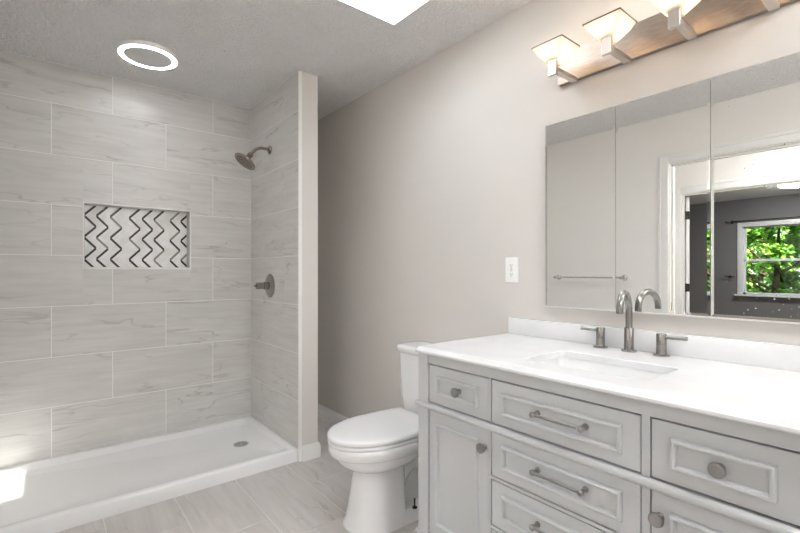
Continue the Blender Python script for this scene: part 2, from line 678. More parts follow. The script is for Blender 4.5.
def jamb_and_casing(x0, x1, y0, y1, z1, w=0.075, t=0.016):
    """white jamb lining of an opening in a wall between x0 and x1, and the casing on both faces"""
    m = MB()
    m.box(x0, x1, y1, y1 + 0.018, 0, z1 + 0.018)
    m.box(x0, x1, y0 - 0.018, y0, 0, z1 + 0.018)
    m.box(x0, x1, y0, y1, z1, z1 + 0.018)
    xm = (x0 + x1) / 2
    m.box(xm - 0.018, xm + 0.018, y1 - 0.011, y1, 0, z1)
    m.box(xm - 0.018, xm + 0.018, y0, y0 + 0.011, 0, z1)
    m.box(xm - 0.018, xm + 0.018, y0, y1, z1 - 0.011, z1)
    for xa, xb in ((x1, x1 + t), (x0 - t, x0)):
        for (ya, yb, za, zb) in ((y1 + 0.005, y1 + 0.005 + w, 0, z1 + 0.005 + w), (y0 - 0.005 - w, y0 - 0.005, 0, z1 + 0.005 + w), (y0 - 0.005, y1 + 0.005, z1 + 0.005, z1 + 0.005 + w)):
            m.box(xa, xb, ya, yb, za, zb, 0.004, 2)
        s = 1 if xa == x1 else -1
        xc, xd = (x1 + t, x1 + t + 0.006) if s > 0 else (x0 - t - 0.006, x0 - t)
        m.box(xc, xd, y1 + w - 0.018, y1 + w - 0.002, 0, z1 + w - 0.003, 0.002, 1)
        m.box(xc, xd, y0 - w + 0.002, y0 - w + 0.018, 0, z1 + w - 0.003, 0.002, 1)
        m.box(xc, xd, y0 - w + 0.002, y1 + w - 0.002, z1 + w - 0.018, z1 + w - 0.002, 0.002, 1)
    return m


o = jamb_and_casing(XO - 0.115, XO, DY0, DY1, DZ).build('trim_1', M['trim'])
o['kind'] = 'structure'
o['label'] = 'white casing around the bathroom doorway'
o['category'] = 'door trim'

# hall and bedroom beyond, as the mirror shows them
HX = -2.07
m = MB()
D2Y0, D2Y1, D2Z = 0.76, 1.816, 2.045
slab_holes(m, 'x', HX - 0.115, HX, -1.6, 4.2, 0, ZC, [(D2Y0 - 0.018, D2Y1 + 0.018, -1, D2Z + 0.018)])
struct(m, 'wall_hall', M['wall_pale'], 'pale hallway wall with the bedroom doorway, in the mirror', 'wall')
o = jamb_and_casing(HX - 0.115, HX, D2Y0, D2Y1, D2Z, 0.09).build('trim_2', M['trim'])
o['kind'] = 'structure'
o['label'] = 'white casing around the bedroom doorway, in the mirror'
o['category'] = 'door trim'
m = MB()
m.box(HX, XO - 0.115, 4.1, 4.2, 0, ZC)
m.box(HX, XO - 0.115, -1.6, -1.5, 0, ZC)
struct(m, 'wall_hall_ends', M['wall_pale'], 'end walls of the hallway', 'wall')
BX = -5.9
WY0, WY1, WZ0, WZ1 = 1.15, 2.15, 0.80, 1.97
m = MB()
slab_holes(m, 'x', BX - 0.14, BX, -1.6, 4.2, 0, ZC, [(WY0, WY1, WZ0, WZ1)])
m.box(BX, HX - 0.115, 4.1, 4.2, 0, ZC)
m.box(BX, HX - 0.115, -1.6, -1.5, 0, ZC)
m.box(HX - 0.125, HX - 0.1151, -1.5, D2Y0 - 0.1, 0, ZC)
m.box(HX - 0.125, HX - 0.1151, D2Y1 + 0.1, 4.1, 0, ZC)
struct(m, 'wall_bedroom', M['grey_wall'], 'dark grey bedroom walls seen in the mirror', 'wall')
m = MB()
m.box(BX - 0.14, XO - 0.115, -1.6, 4.2, ZC, ZC + 0.06)
struct(m, 'ceiling_bedroom', M['ceiling_plain'], 'plain ceiling of hallway and bedroom', 'ceiling')
m = MB()
m.box(BX - 0.14, XO, -1.6, 4.2, -0.05, -0.001)
struct(m, 'floor_bedroom', M['carpet'], 'beige carpet of hallway and bedroom', 'floor')

# bathroom skylight: shaft and pane
m = MB()
t_s = 0.05
z0s, z1s = ZC + 0.06, ZC + SKH
m.box(SKX0 - t_s, SKX0, SKY0 - t_s, SKY1 + t_s, ZC + 0.06, z1s)
m.box(SKX1, SKX1 + t_s, SKY0 - t_s, SKY1 + t_s, ZC + 0.06, z1s)
m.box(SKX0, SKX1, SKY0 - t_s, SKY0, ZC + 0.06, z1s)
m.box(SKX0, SKX1, SKY1, SKY1 + t_s, ZC + 0.06, z1s)
# white lining over the slab's cut edge
m.box(SKX0 - 0.001, SKX0 + 0.003, SKY0, SKY1, ZC - 0.002, z1s)
m.box(SKX1 - 0.003, SKX1 + 0.001, SKY0, SKY1, ZC - 0.002, z1s)
m.box(SKX0, SKX1, SKY0 - 0.001, SKY0 + 0.003, ZC - 0.002, z1s)
m.box(SKX0, SKX1, SKY1 - 0.003, SKY1 + 0.001, ZC - 0.002, z1s)
w2 = struct(m, 'window_2', M['shaft'], 'skylight shaft with white painted sides in the bathroom ceiling', 'skylight')
MB().box(SKX0, SKX1, SKY0, SKY1, z1s - 0.002, z1s + 0.004).build('pane', M['glass'], w2)

# baseboards


def base_profile(mb, p0, p1, nrm, h=0.095, t=0.014):
    """baseboard with a stepped, rounded top between two floor points"""
    p0, p1, n = Vector(p0), Vector(p1), Vector(nrm)
    pr = [(0, 0), (t, 0), (t, h * 0.72), (t * 0.8, h * 0.78), (t * 0.75, h * 0.86), (t * 0.45, h * 0.95), (t * 0.3, h), (0, h)]
    return mb.rings([[p0 + n * a + Vector((0, 0, b)) for a, b in pr], [p1 + n * a + Vector((0, 0, b)) for a, b in pr]], smooth=False)


m = MB()
base_profile(m, (XV, 1.312, 0), (XV, YB, 0), (-1, 0, 0))
struct(m, 'baseboard_right', M['trim'], 'white baseboard along the wall behind the toilet', 'baseboard')
m = MB()
pr = [(0, 0), (1, 0), (1, 0.72), (0.8, 0.78), (0.75, 0.86), (0.45, 0.95), (0.3, 1), (0, 1)]
m.rings([[Vector((1.238, YS - 0.0145 * a, 0.095 * b)) for a, b in pr], [Vector((1.347 + 0.0145 * a, YS - 0.0145 * a, 0.095 * b)) for a, b in pr], [Vector((1.347 + 0.0145 * a, YB, 0.095 * b)) for a, b in pr]], smooth=False)
struct(m, 'baseboard_partition', M['trim'], 'white baseboard wrapping the end of the narrow partition', 'baseboard')
m = MB()
base_profile(m, (1.361, YB, 0), (XV - 0.014, YB, 0), (0, -1, 0))
struct(m, 'baseboard_alcove', M['trim'], 'white baseboard at the end of the toilet alcove', 'baseboard')
m = MB()
base_profile(m, (XO, YN, 0), (XO, DY0 - 0.08, 0), (1, 0, 0))
base_profile(m, (XO, DY1 + 0.08, 0), (XO, YS, 0), (1, 0, 0))
struct(m, 'baseboard_left', M['trim'], 'white baseboard on the wall opposite the vanity', 'baseboard')
m = MB()
base_profile(m, (XO + 0.014, YN, 0), (XV, YN, 0), (0, 1, 0))
struct(m, 'baseboard_near', M['trim'], 'white baseboard at the near end of the bathroom', 'baseboard')

# bedroom window
m = MB()
fx0, fx1 = BX - 0.02, BX + 0.018
cw = 0.065
m.box(fx0, fx1, WY1 - 0.012, WY1 + cw, WZ0 - 0.02, WZ1 + cw, 0.004, 2)
m.box(fx0, fx1, WY0 - cw, WY0 + 0.012, WZ0 - 0.02, WZ1 + cw, 0.004, 2)
m.box(fx0, fx1, WY0, WY1, WZ1 - 0.012, WZ1 + cw, 0.004, 2)
win = struct(m, 'window_1', M['trim'], 'white sash window onto green trees, in the mirror', 'window')
MB().box(BX - 0.02, BX + 0.07, WY0 - cw - 0.03, WY1 + cw + 0.03, WZ0 - 0.03, WZ0, 0.004, 2).build('window_sill', M['trim'], win)
zm = 1.385
for k, (za, zb, xx) in enumerate(((WZ0, zm + 0.015, BX - 0.04), (zm - 0.015, WZ1, BX - 0.075))):
    s = MB()
    for (ya, yb, zc, zd) in ((WY0, WY0 + 0.045, za, zb), (WY1 - 0.045, WY1, za, zb), (WY0, WY1, za, za + 0.035), (WY0, WY1, zb - 0.035, zb)):
        s.box(xx - 0.015, xx + 0.015, ya, yb, zc, zd, 0.002, 1)
    so = s.build('window_sash', M['trim'], win)
    MB().box(xx - 0.002, xx + 0.002, WY0 + 0.04, WY1 - 0.04, za + 0.03, zb - 0.03).build('pane', M['glass'], so)

# bedroom door, swung open beyond its doorway
dm = MB()
dm.box(-0.80, 0.0, -0.035, 0.0, 0.008, 2.03, 0.002, 1)
for (a, b) in ((-0.70, -0.45), (-0.35, -0.10)):
    for (c, d) in ((0.25, 0.85), (1.0, 1.85)):
        for (p, q, r_, s_) in ((a, b, c, c + 0.02), (a, b, d - 0.02, d), (a, a + 0.02, c, d), (b - 0.02, b, c, d)):
            dm.box(p, q, -0.041, -0.035, r_, s_, 0.002, 1)
door = dm.build('door_1', M['trim'])
door['kind'] = 'structure'
door['label'] = 'white bedroom door standing open, edge on in the mirror'
door['category'] = 'door'
door.location = (HX - 0.128, 1.812, 0)
door.rotation_euler = (0, 0, -math.radians(24))
for hz in (0.30, 1.007, 1.826):
    h = MB()
    h.box(0.0, 0.004, -0.034, -0.002, hz - 0.045, hz + 0.045, 0.001, 1)
    h.cyl((0.007, 0.002, hz - 0.05), (0.007, 0.002, hz + 0.05), 0.007, 12)
    part_label(h.build('hinge', M['black'], door), 'black door hinge')
kn = MB()
kn.cyl((-0.735, -0.035, 0.95), (-0.735, -0.085, 0.95), 0.012)
kn.lathe([(0, 0.012), (0.01, 0.026), (0.025, 0.028), (0.035, 0.018)], (-0.735, -0.08, 0.95), (0, -1, 0))
kn.build('door_knob', M['black'], door)

# brass strike plate let into the bathroom door jamb
sm = MB()
sm.box(-0.512, -0.470, 1.3585, 1.3612, 0.874, 0.940, 0.0008, 1)
sm.mi = 1
sm.box(-0.500, -0.482, 1.3580, 1.3590, 0.892, 0.922)
o = sm.build('strike_plate', [M['brass'], M['slot']])
tag(o, 'small brass strike plate on the white doorway jamb, in the mirror', 'strike plate')

# ================================================================ OUTSIDE THE BEDROOM WINDOW
m = MB()
m.box(-16, BX - 0.14, -8, 11, -0.4, -0.3)
o = struct(m, 'ground', M['grass'], 'green lawn outside the bedroom window', 'ground')


def tree(loc, height, rad, leaves, seed, label):
    rnd = random.Random(seed)
    root = thing('leafy_tree', label, 'tree', loc, 0, None)
    t = MB()
    t.tube([(0, 0, -0.35), (0.05, 0.03, 0.3), (-0.04, 0.06, 0.9), (0.03, 0.0, height * 0.7)], [0.09, 0.07, 0.055, 0.02], 10)
    for k in range(9):
        a = rnd.uniform(0, 2 * PI)
        z = rnd.uniform(0.1, height * 0.5)
        L = rnd.uniform(0.4, 0.7) * rad
        t.tube([(0, 0, z), (math.cos(a) * L * 0.5, math.sin(a) * L * 0.5, z + 0.3 * L), (math.cos(a) * L, math.sin(a) * L, z + 0.8 * L)], [0.035, 0.022, 0.008], 7)
    t.build('trunk', M['bark'], root)
    bm = bmesh.new()
    clumps = []
    for _ in range(70):
        a, rr2 = rnd.uniform(0, 2 * PI), rad * 0.78 * math.sqrt(rnd.random())
        clumps.append((Vector((rr2 * math.cos(a), rr2 * math.sin(a), rnd.uniform(0.0, height))), rad * 0.16))
    for i in range(leaves):
        c, r = rnd.choice(clumps)
        p = c + Vector((rnd.uniform(-1, 1), rnd.uniform(-1, 1), rnd.uniform(-1, 1))) * r
        q = Matrix.Rotation(rnd.uniform(0, 2 * PI), 3, 'Z') @ Matrix.Rotation(rnd.uniform(-1.1, 1.1), 3, 'X') @ Matrix.Rotation(rnd.uniform(-0.8, 0.8), 3, 'Y')
        s = rnd.uniform(0.035, 0.065)
        vs_ = [bm.verts.new(p + q @ Vector(v) * s) for v in ((-1, 0, 0), (-0.3, -0.55, 0.08), (0.5, -0.45, 0.05), (1.2, 0, 0), (0.5, 0.45, 0.05), (-0.3, 0.55, 0.08))]
        bm.faces.new(vs_)
    me = bpy.data.meshes.new('foliage')
    bm.to_mesh(me)
    bm.free()
    me.materials.append(M['leaf'])
    f = bpy.data.objects.new('foliage', me)
    C.objects.link(f)
    f.parent = root
    return root


tree((-7.55, 1.95, 0), 2.9, 1.12, 26000, 1, 'leafy green tree filling the bedroom window, in the mirror')
tree((-10.1, 2.7, 0), 3.4, 1.35, 9000, 3, 'leafy tree standing behind the one at the bedroom window, in the mirror')
tree((-7.75, -0.65, 0), 2.8, 1.1, 3000, 4, 'leafy tree right of the one at the bedroom window, outside its glass')

# ================================================================ SHOWER
# pan
pan = thing('shower_pan', 'low white acrylic shower pan with a raised front threshold', 'shower pan', ((XT - 0.31) / 2, 2.93, 0))
px, py = pan.location.x, pan.location.y
X0, X1, Y0, Y1 = -0.312, XT - 0.001, 2.525, YB - 0.001
m = MB()


def rr(a, b, c, d, r, z):
    return [p - Vector((px, py, 0)) for p in rrect(a, b, c, d, r, z, 6)]


DRX, DRY = 1.004, 2.938
loops = [rr(X0, X1, Y0, Y1, 0.003, 0.0), rr(X0, X1, Y0, Y1, 0.003, 0.062), rr(X0 + 0.001, X1 - 0.001, Y0 + 0.005, Y1 - 0.001, 0.004, 0.071),
         rr(X0 + 0.002, X1 - 0.002, Y0 + 0.012, Y1 - 0.002, 0.005, 0.074),
         rr(X0 + 0.03, X1 - 0.045, Y0 + 0.05, Y1 - 0.028, 0.035, 0.074), rr(X0 + 0.034, X1 - 0.049, Y0 + 0.054, Y1 - 0.032, 0.035, 0.071),
         rr(X0 + 0.043, X1 - 0.060, Y0 + 0.066, Y1 - 0.042, 0.035, 0.046), rr(X0 + 0.055, X1 - 0.075, Y0 + 0.08, Y1 - 0.055, 0.035, 0.041)]
dr = []
for p in loops[-1]:
    q = Vector((DRX - px, DRY - py, 0))
    v = Vector((p.x, p.y, 0)) - q
    dr.append(q + v * (0.05 / v.length) + Vector((0, 0, 0.030)))
loops.append(dr)
m.rings(loops, True, True, True)
m.build('pan_body', M['acrylic'], pan, autosmooth=50)
d = MB()
d.lathe([(0, 0.048), (0.004, 0.048), (0.0055, 0.045), (0.0055, 0.040), (0.0035, 0.038), (0.0035, 0.001)], (DRX - px, DRY - py, 0.030), (0, 0, 1), 40)
d.mi = 1
for ring_r, n in ((0.030, 12), (0.018, 8)):
    for k in range(n):
        a = 2 * PI * k / n
        d.cyl((DRX - px + ring_r * math.cos(a), DRY - py + ring_r * math.sin(a), 0.0330), (DRX - px + ring_r * math.cos(a), DRY - py + ring_r * math.sin(a), 0.0342), 0.0035, 10)
part_label(d.build('drain', [M['chrome'], M['slot']], pan), 'round metal drain with holes')

# niche with chevron mosaic
ND = 0.085
ni = thing('shower_niche', 'recessed shower niche lined in black and white chevron mosaic', 'niche', ((NX0 + NX1) / 2, YB, NZ0))
nx, ny, nz_ = ni.location
w, hgt = NX1 - NX0, NZ1 - NZ0
m = MB()
e = 0.0
m.box(-w / 2, w / 2, 0.002, ND, hgt - 0.003, hgt)
m.box(-w / 2, -w / 2 + 0.003, 0.002, ND, 0, hgt - 0.003)
m.box(w / 2 - 0.003, w / 2, 0.002, ND, 0, hgt - 0.003)
m.box(-w / 2, w / 2, ND, ND + 0.01, 0, hgt)
m.build('niche_lining', M['tile'], ni)
m = MB()
m.box(-w / 2 + 0.003, w / 2 - 0.003, 0.001, ND, 0.0, 0.006, 0.001, 1)
part_label(m.build('niche_sill', M['marble'], ni), 'white stone sill')
m = MB()
tt = 0.007
for (a, b, c, d_) in ((-w / 2 - tt, w / 2 + tt, hgt, hgt + tt), (-w / 2 - tt, w / 2 + tt, -tt, 0), (-w / 2 - tt, -w / 2, 0, hgt), (w / 2, w / 2 + tt, 0, hgt)):
    m.box(a, b, -0.003, 0.004, c, d_, 0.001, 1)
part_label(m.build('niche_edge_trim', M['trim'], ni), 'thin white edge trim')
# mosaic: herringbone strips on marble
m = MB()
yb = ND - 0.004
m.box(-w / 2 + 0.003, w / 2 - 0.003, yb, ND, 0.006, hgt - 0.003)
u0m, u1m, v0m, v1m = -w / 2 + 0.004, w / 2 - 0.004, 0.007, hgt - 0.004


def clip_poly(poly):
    def cut(ps, f, g):
        out = []
        for i in range(len(ps)):
            a, b = ps[i], ps[(i + 1) % len(ps)]
            fa, fb = f(a), f(b)
            if fa >= 0:
                out.append(a)
            if (fa >= 0) != (fb >= 0):
                t = fa / (fa - fb)
                out.append((a[0] + t * (b[0] - a[0]), a[1] + t * (b[1] - a[1])))
        return out
    for f in (lambda p: p[0] - u0m, lambda p: u1m - p[0], lambda p: p[1] - v0m, lambda p: v1m - p[1]):
        if len(poly) < 3:
            return []
        poly = cut(poly, f, None)
    return poly


def strip(u, v, du, dv, wd, mi, h=0.0015):
    """a mosaic strip from (u,v) along (du,dv), its ends cut vertically"""
    hw = wd / 2 * math.hypot(du, dv) / abs(du)
    poly = clip_poly([(u, v - hw), (u + du, v + dv - hw), (u + du, v + dv + hw), (u, v + hw)])
    if len(poly) < 3:
        return
    m.mi = mi
    r0 = [Vector((a, yb, b)) for a, b in poly]
    r1 = [Vector((a, yb - h, b)) for a, b in poly]
    m.rings([r0, r1], True, True, False)


# zigzag columns: (left vertex u, colours of successive strips from the top)
K, G = 2, 3
cols = [(0.181, [K, K, K, K, K, K, K]), (0.246, [K, K, K, G, K, K, K]), (0.320, [K, G, K, K, K, K, K]),
        (0.425, [K, K, K, G, K, K, K]), (0.499, [K, K, K, K, K, K, K]), (0.569, [K, G, K, K, G, G, K]),
        (0.668, [G, K, G, K, G, K, K]), (0.737, [K, K, K, K, G, K, K])]
amp = 0.066
halfp = 0.0695
for (lu, cs) in cols:
    lu -= nx + 0.006 * (0.7 - lu) / 0.5
    zt = 1.545 - NZ0          # first left vertex
    z = zt + halfp
    for s, cc in enumerate(cs):
        if s % 2 == 0:        # going down to the left
            strip(lu + amp, z - s * halfp, -amp, -halfp, 0.0128, cc)
        else:
            strip(lu, z - s * halfp, amp, -halfp, 0.0128, cc)
for col in range(11):         # pale joints between the white strips
    lu = 0.181 - 0.066 + col * 0.0705 - nx
    for s in range(-1, 8):
        z = 1.545 - NZ0 + halfp
        for off in (0.0235,):
            if s % 2 == 0:
                strip(lu + amp, z - off - s * halfp, -amp, -halfp, 0.0014, 4, 0.0006)
            else:
                strip(lu, z - off - s * halfp, amp, -halfp, 0.0014, 4, 0.0006)
m.build('mosaic_panel', [M['marble'], M['marble'], M['mosaic_black'], M['mosaic_grey'], M['grille']], ni)

# shower head
sh = thing('showerhead', 'brushed nickel round shower head on a bent arm', 'shower head', (XT, 2.96, 2.04))
m = MB()
m.lathe([(0, 0.031), (0.004, 0.031), (0.012, 0.022), (0.016, 0.012)], (0, 0, 0), (-1, 0, 0), 32)
m.build('flange', M['bronze'], sh)
m = MB()
arm = []
for k in range(13):
    a = math.radians(52) * k / 12
    arm.append((-0.055 - 0.07 * math.sin(a), 0, 0.0 - 0.07 * (1 - math.cos(a)) + 0.004))
m.tube([(-0.006, 0, 0.004), (-0.03, 0, 0.004)] + arm + [(-0.140, 0, -0.0545)], 0.0105, 14)
m.build('shower_arm', M['bronze'], sh)
m = MB()
nrm = Vector((-0.59, 0, -0.81)).normalized()
c0 = Vector((-0.130, 0, -0.044))
m.lathe([(0, 0.013), (0.008, 0.019), (0.022, 0.020), (0.026, 0.015), (0.034, 0.017), (0.046, 0.030), (0.062, 0.058), (0.070, 0.072), (0.075, 0.077), (0.082, 0.077), (0.086, 0.073), (0.086, 0.066), (0.084, 0.064), (0.084, 0.002)], c0, nrm, 48)
hd = m.build('head', M['bronze'], sh)
m = MB()
q = nrm.to_track_quat('Z', 'Y').to_matrix()
for rr_, n in ((0.012, 6), (0.026, 12), (0.040, 18), (0.054, 24)):
    for k in range(n):
        a = 2 * PI * k / n
        p = c0 + q @ Vector((rr_ * math.cos(a), rr_ * math.sin(a), 0.083))
        m.cyl(p, p + nrm * 0.004, 0.0022, 8)
part_label(m.build('nozzles', M['slot'], hd), 'dark rubber spray nozzles')

# shower valve
sv = thing('shower_valve', 'brushed nickel shower valve with a round plate and cylinder handle', 'shower valve', (XT, 2.96, 1.088))
m = MB()
m.lathe([(0, 0.084), (0.003, 0.084), (0.006, 0.080), (0.008, 0.060), (0.009, 0.030)], (0, 0, 0), (-1, 0, 0), 48)
m.build('escutcheon', M['nickel_dark'], sv)
m = MB()
m.cyl((-0.008, 0, 0), (-0.045, 0, 0), 0.027, 32)
m.cyl((-0.046, 0, 0), (-0.098, 0, 0), 0.023, 32)
m.cyl((-0.098, 0, 0), (-0.116, 0, 0), 0.005, 12)
m.build('handle', M['nickel'], sv)

# fan light
fl = thing('ceiling_fan_light', 'round exhaust fan with a glowing light ring on the shower ceiling', 'ceiling light', (0.447, 2.852, ZC))
m = MB()
m.lathe([(0, 0.150), (-0.006, 0.156), (-0.018, 0.156), (-0.027, 0.150), (-0.027, 0.112), (-0.020, 0.108)], (0, 0, 0), (0, 0, 1), 64, cap=False)
m.build('housing', M['plastic'], fl)
m = MB()
m.lathe([(-0.0265, 0.147), (-0.0295, 0.144), (-0.0295, 0.125), (-0.0265, 0.122)], (0, 0, 0), (0, 0, 1), 64, cap=False)
part_label(m.build('light_ring', M['ring'], fl), 'glowing white light ring')
m = MB()
m.lathe([(-0.0265, 0.1225), (-0.0285, 0.1215), (-0.0290, 0.06), (-0.0290, 0.001)], (0, 0, 0), (0, 0, 1), 64)
part_label(m.build('grille', M['grille'], fl), 'grey speckled centre grille')

# ================================================================ TOILET
TY = 1.70
toi = thing('toilet', 'white two-piece elongated toilet with its lid closed', 'toilet', (XV, TY, 0), PI)


def egg(xb, xf, hw, z, nb=2.6, nf=2.1, n=56, xc=None):
    xc = (xb + (xf - xb) * 0.42) if xc is None else xc
    pts = []
    for i in range(n):
        a = 2 * PI * i / n
        c, s = math.cos(a), math.sin(a)
        ex = nf if c >= 0 else nb
        k = (abs(c) ** ex + abs(s) ** ex) ** (-1 / ex)
        pts.append(Vector((xc + (xf - xc if c >= 0 else xc - xb) * c * k, hw * s * k, z)))
    return pts


m = MB()
# bowl over the front pedestal
m.rings([egg(0.408, 0.672, 0.131, 0.0, 9, 2.6), egg(0.410, 0.670, 0.130, 0.012, 9, 2.6), egg(0.412, 0.656, 0.123, 0.028, 9, 2.6), egg(0.412, 0.646, 0.118, 0.08, 9, 2.6),
         egg(0.412, 0.632, 0.109, 0.18, 9, 2.5), egg(0.410, 0.625, 0.103, 0.262, 8, 2.4), egg(0.400, 0.630, 0.107, 0.272, 5, 2.4), egg(0.38, 0.654, 0.126, 0.278, 4, 2.3), egg(0.35, 0.684, 0.146, 0.290, 3, 2.2),
         egg(0.31, 0.710, 0.164, 0.312, 3, 2.15), egg(0.28, 0.725, 0.174, 0.340, 3, 2.1),
         egg(0.275, 0.727, 0.176, 0.3495, 3, 2.1), egg(0.268, 0.744, 0.186, 0.351, 3, 2.1), egg(0.266, 0.750, 0.190, 0.356, 3, 2.1), egg(0.262, 0.754, 0.193, 0.385, 3, 2.1), egg(0.262, 0.753, 0.191, 0.398, 3, 2.1),
         egg(0.266, 0.747, 0.186, 0.402, 3, 2.1)])
# foot plate, trapway and the deck under the tank
m.rings([egg(0.20, 0.50, 0.133, 0.0, 5, 5), egg(0.20, 0.50, 0.132, 0.018, 5, 5), egg(0.205, 0.50, 0.122, 0.035, 5, 5), egg(0.215, 0.50, 0.112, 0.06, 5, 5)])
m.rings([egg(0.12, 0.48, 0.062, 0.0, 5, 5), egg(0.12, 0.50, 0.062, 0.10, 5, 5), egg(0.10, 0.52, 0.070, 0.2, 5, 5), egg(0.06, 0.50, 0.095, 0.30, 5, 4), egg(0.04, 0.46, 0.120, 0.345, 5, 4)])
tw = []
for k in range(17):
    a = PI * (0.02 + 0.9 * k / 16)
    tw.append((0.33 + 0.105 * math.cos(a), 0, 0.13 + 0.12 * math.sin(a)))
for sgn in (-1, 1):
    m.tube([(x, sgn * 0.045, z) for x, _, z in tw], 0.048, 16)
m.rings([egg(0.02, 0.42, 0.120, 0.31, 5, 4), egg(0.015, 0.42, 0.150, 0.345, 5, 4), egg(0.012, 0.42, 0.178, 0.385, 6, 4), egg(0.012, 0.42, 0.180, 0.396, 6, 4), egg(0.016, 0.41, 0.176, 0.400, 6, 4)])
bowl = m.build('bowl', M['porcelain'], toi, autosmooth=50)
# tank


def tankring(x0, x1, hw, z, r):
    return rrect(x0, x1, -hw, hw, r, z, 8)


m = MB()
m.rings([tankring(0.045, 0.175, 0.177, 0.400, 0.05), tankring(0.025, 0.195, 0.202, 0.407, 0.055), tankring(0.020, 0.200, 0.215, 0.43, 0.055), tankring(0.015, 0.203, 0.224, 0.50, 0.055),
         tankring(0.012, 0.207, 0.234, 0.66, 0.055), tankring(0.012, 0.209, 0.238, 0.737, 0.055)])
m.build('tank', M['porcelain'], toi, autosmooth=50)
m = MB()
m.rings([tankring(0.008, 0.214, 0.246, 0.738, 0.058), tankring(0.004, 0.220, 0.252, 0.743, 0.06), tankring(0.003, 0.222, 0.254, 0.762, 0.06), tankring(0.006, 0.219, 0.251, 0.771, 0.06), tankring(0.014, 0.211, 0.243, 0.776, 0.055), tankring(0.04, 0.185, 0.217, 0.778, 0.04)])
m.build('tank_lid', M['porcelain'], toi, autosmooth=50)
lv = MB()
lv.cyl((0.207, 0.15, 0.69), (0.226, 0.15, 0.69), 0.014)
lv.box(0.222, 0.230, 0.08, 0.16, 0.682, 0.697, 0.003, 2)
lv.build('flush_lever', M['chrome'], toi)


def seatring(z, g=0.0, bw=0.165):
    """elongated seat outline: round nose, straight back"""
    pts = []
    n = 60
    xb, xf, hw, xc = 0.232 + g, 0.758 - g, 0.189 - g, 0.475
    for i in range(n + 1):                     # nose, from +y round to -y
        a = PI / 2 - PI * i / n
        c, s = math.cos(a), math.sin(a)
        k = (abs(c) ** 2.12 + abs(s) ** 2.12) ** (-1 / 2.12)
        pts.append(Vector((xc + (xf - xc) * c * k, hw * s * k, z)))
    for i in range(1, 9):
        t = i / 8
        pts.append(Vector((xc + (xb - xc) * t, -(hw + (bw - g - hw) * t ** 2.2), z)))
    for i in range(8):
        t = 1 - i / 8
        pts.append(Vector((xc + (xb - xc) * t, (hw + (bw - g - hw) * t ** 2.2), z)))
    return pts


m = MB()
m.rings([seatring(0.404, 0.006), seatring(0.407, 0.002), seatring(0.416, 0.002), seatring(0.420, 0.006)])
m.build('seat', M['seat'], toi, autosmooth=50)
m = MB()
m.rings([seatring(0.4245, 0.006), seatring(0.427, 0.0), seatring(0.437, 0.0), seatring(0.443, 0.005), seatring(0.446, 0.015), seatring(0.4485, 0.05), seatring(0.4495, 0.10)])
m.build('lid', M['seat'], toi, autosmooth=50)
for s in (-1, 1):
    h = MB()
    h.lathe([(0, 0.016), (0.026, 0.016), (0.03, 0.012)], (0.245, s * 0.075, 0.400), (0, 0, 1))
    h.build('seat_hinge', M['seat'], toi)
    b = MB()
    b.lathe([(0, 0.013), (0.004, 0.012), (0.007, 0.007), (0.007, 0.0035), (0.045, 0.0035), (0.046, 0.002)], (0.372, s * 0.118 * 1.0, 0.055), (0, 0, 1), 16)
    part_label(b.build('floor_bolt', M['black'], toi), 'black floor bolt')

# ================================================================ VANITY
FX = 1.160                       # face of the cabinet
VY0, VY1 = 0.112, 1.312
van = thing('vanity_cabinet', 'pale grey vanity cabinet with panelled drawers and doors', 'vanity cabinet', (1.45, 0.712, 0))
vx, vy = 1.45, 0.712


def LX(x):
    return x - vx


def LY(y):
    return y - vy


m = MB()
CT = 0.866
m.box(LX(FX + 0.02), LX(1.736), LY(VY1 - 0.018), LY(VY1), 0.10, CT)      # sides
m.box(LX(FX + 0.02), LX(1.736), LY(VY0), LY(VY0 + 0.018), 0.10, CT)
m.box(LX(1.722), LX(1.736), LY(VY0 + 0.018), LY(VY1 - 0.018), 0.10, CT)  # back
m.box(LX(FX + 0.02), LX(1.722), LY(VY0 + 0.018), LY(VY1 - 0.018), 0.125, 0.143)
bays = [(0.961, 1.2568), (0.4744, 0.948), (0.165, 0.4486)]
g = 0.0030
st = [(1.2568 + g, VY1), (0.948 + g, 0.961 - g), (0.4486 + g, 0.4744 - g), (VY0, 0.165 - g)]
for a, b in st:
    m.box(LX(FX), LX(FX + 0.02), LY(a), LY(b), 0.145, CT)
for a, b in bays:
    m.box(LX(FX), LX(FX + 0.02), LY(a - g), LY(b + g), 0.8215 + 0.0052, CT)            # top rail
    m.box(LX(FX), LX(FX + 0.02), LY(a - g), LY(b + g), 0.649 + 0.0050, 0.676 - g)      # middle rail
    m.box(LX(FX), LX(FX + 0.02), LY(a - g), LY(b + g), 0.145, 0.170 - g)
cy0, cy1 = bays[1]
for za, zb in ((0.485 + 0.0050, 0.502 - g), (0.319 + 0.0050, 0.336 - g)):
    m.box(LX(FX), LX(FX + 0.02), LY(cy0 - g), LY(cy1 + g), za, zb)
# corner posts run down as feet
for ya, yb_ in ((VY1 - 0.052, VY1 + 0.004), (VY0 - 0.004, VY0 + 0.05)):
    m.box(LX(FX - 0.004), LX(FX + 0.05), LY(ya), LY(yb_), 0.0, CT, 0.0015, 1)
    m.box(LX(1.686), LX(1.736), LY(ya), LY(yb_), 0.0, 0.16, 0.0015, 1)
m.build('cabinet_body', M['cabinet'], van)
# half-round moulding rail and base moulding, wrapping the left side


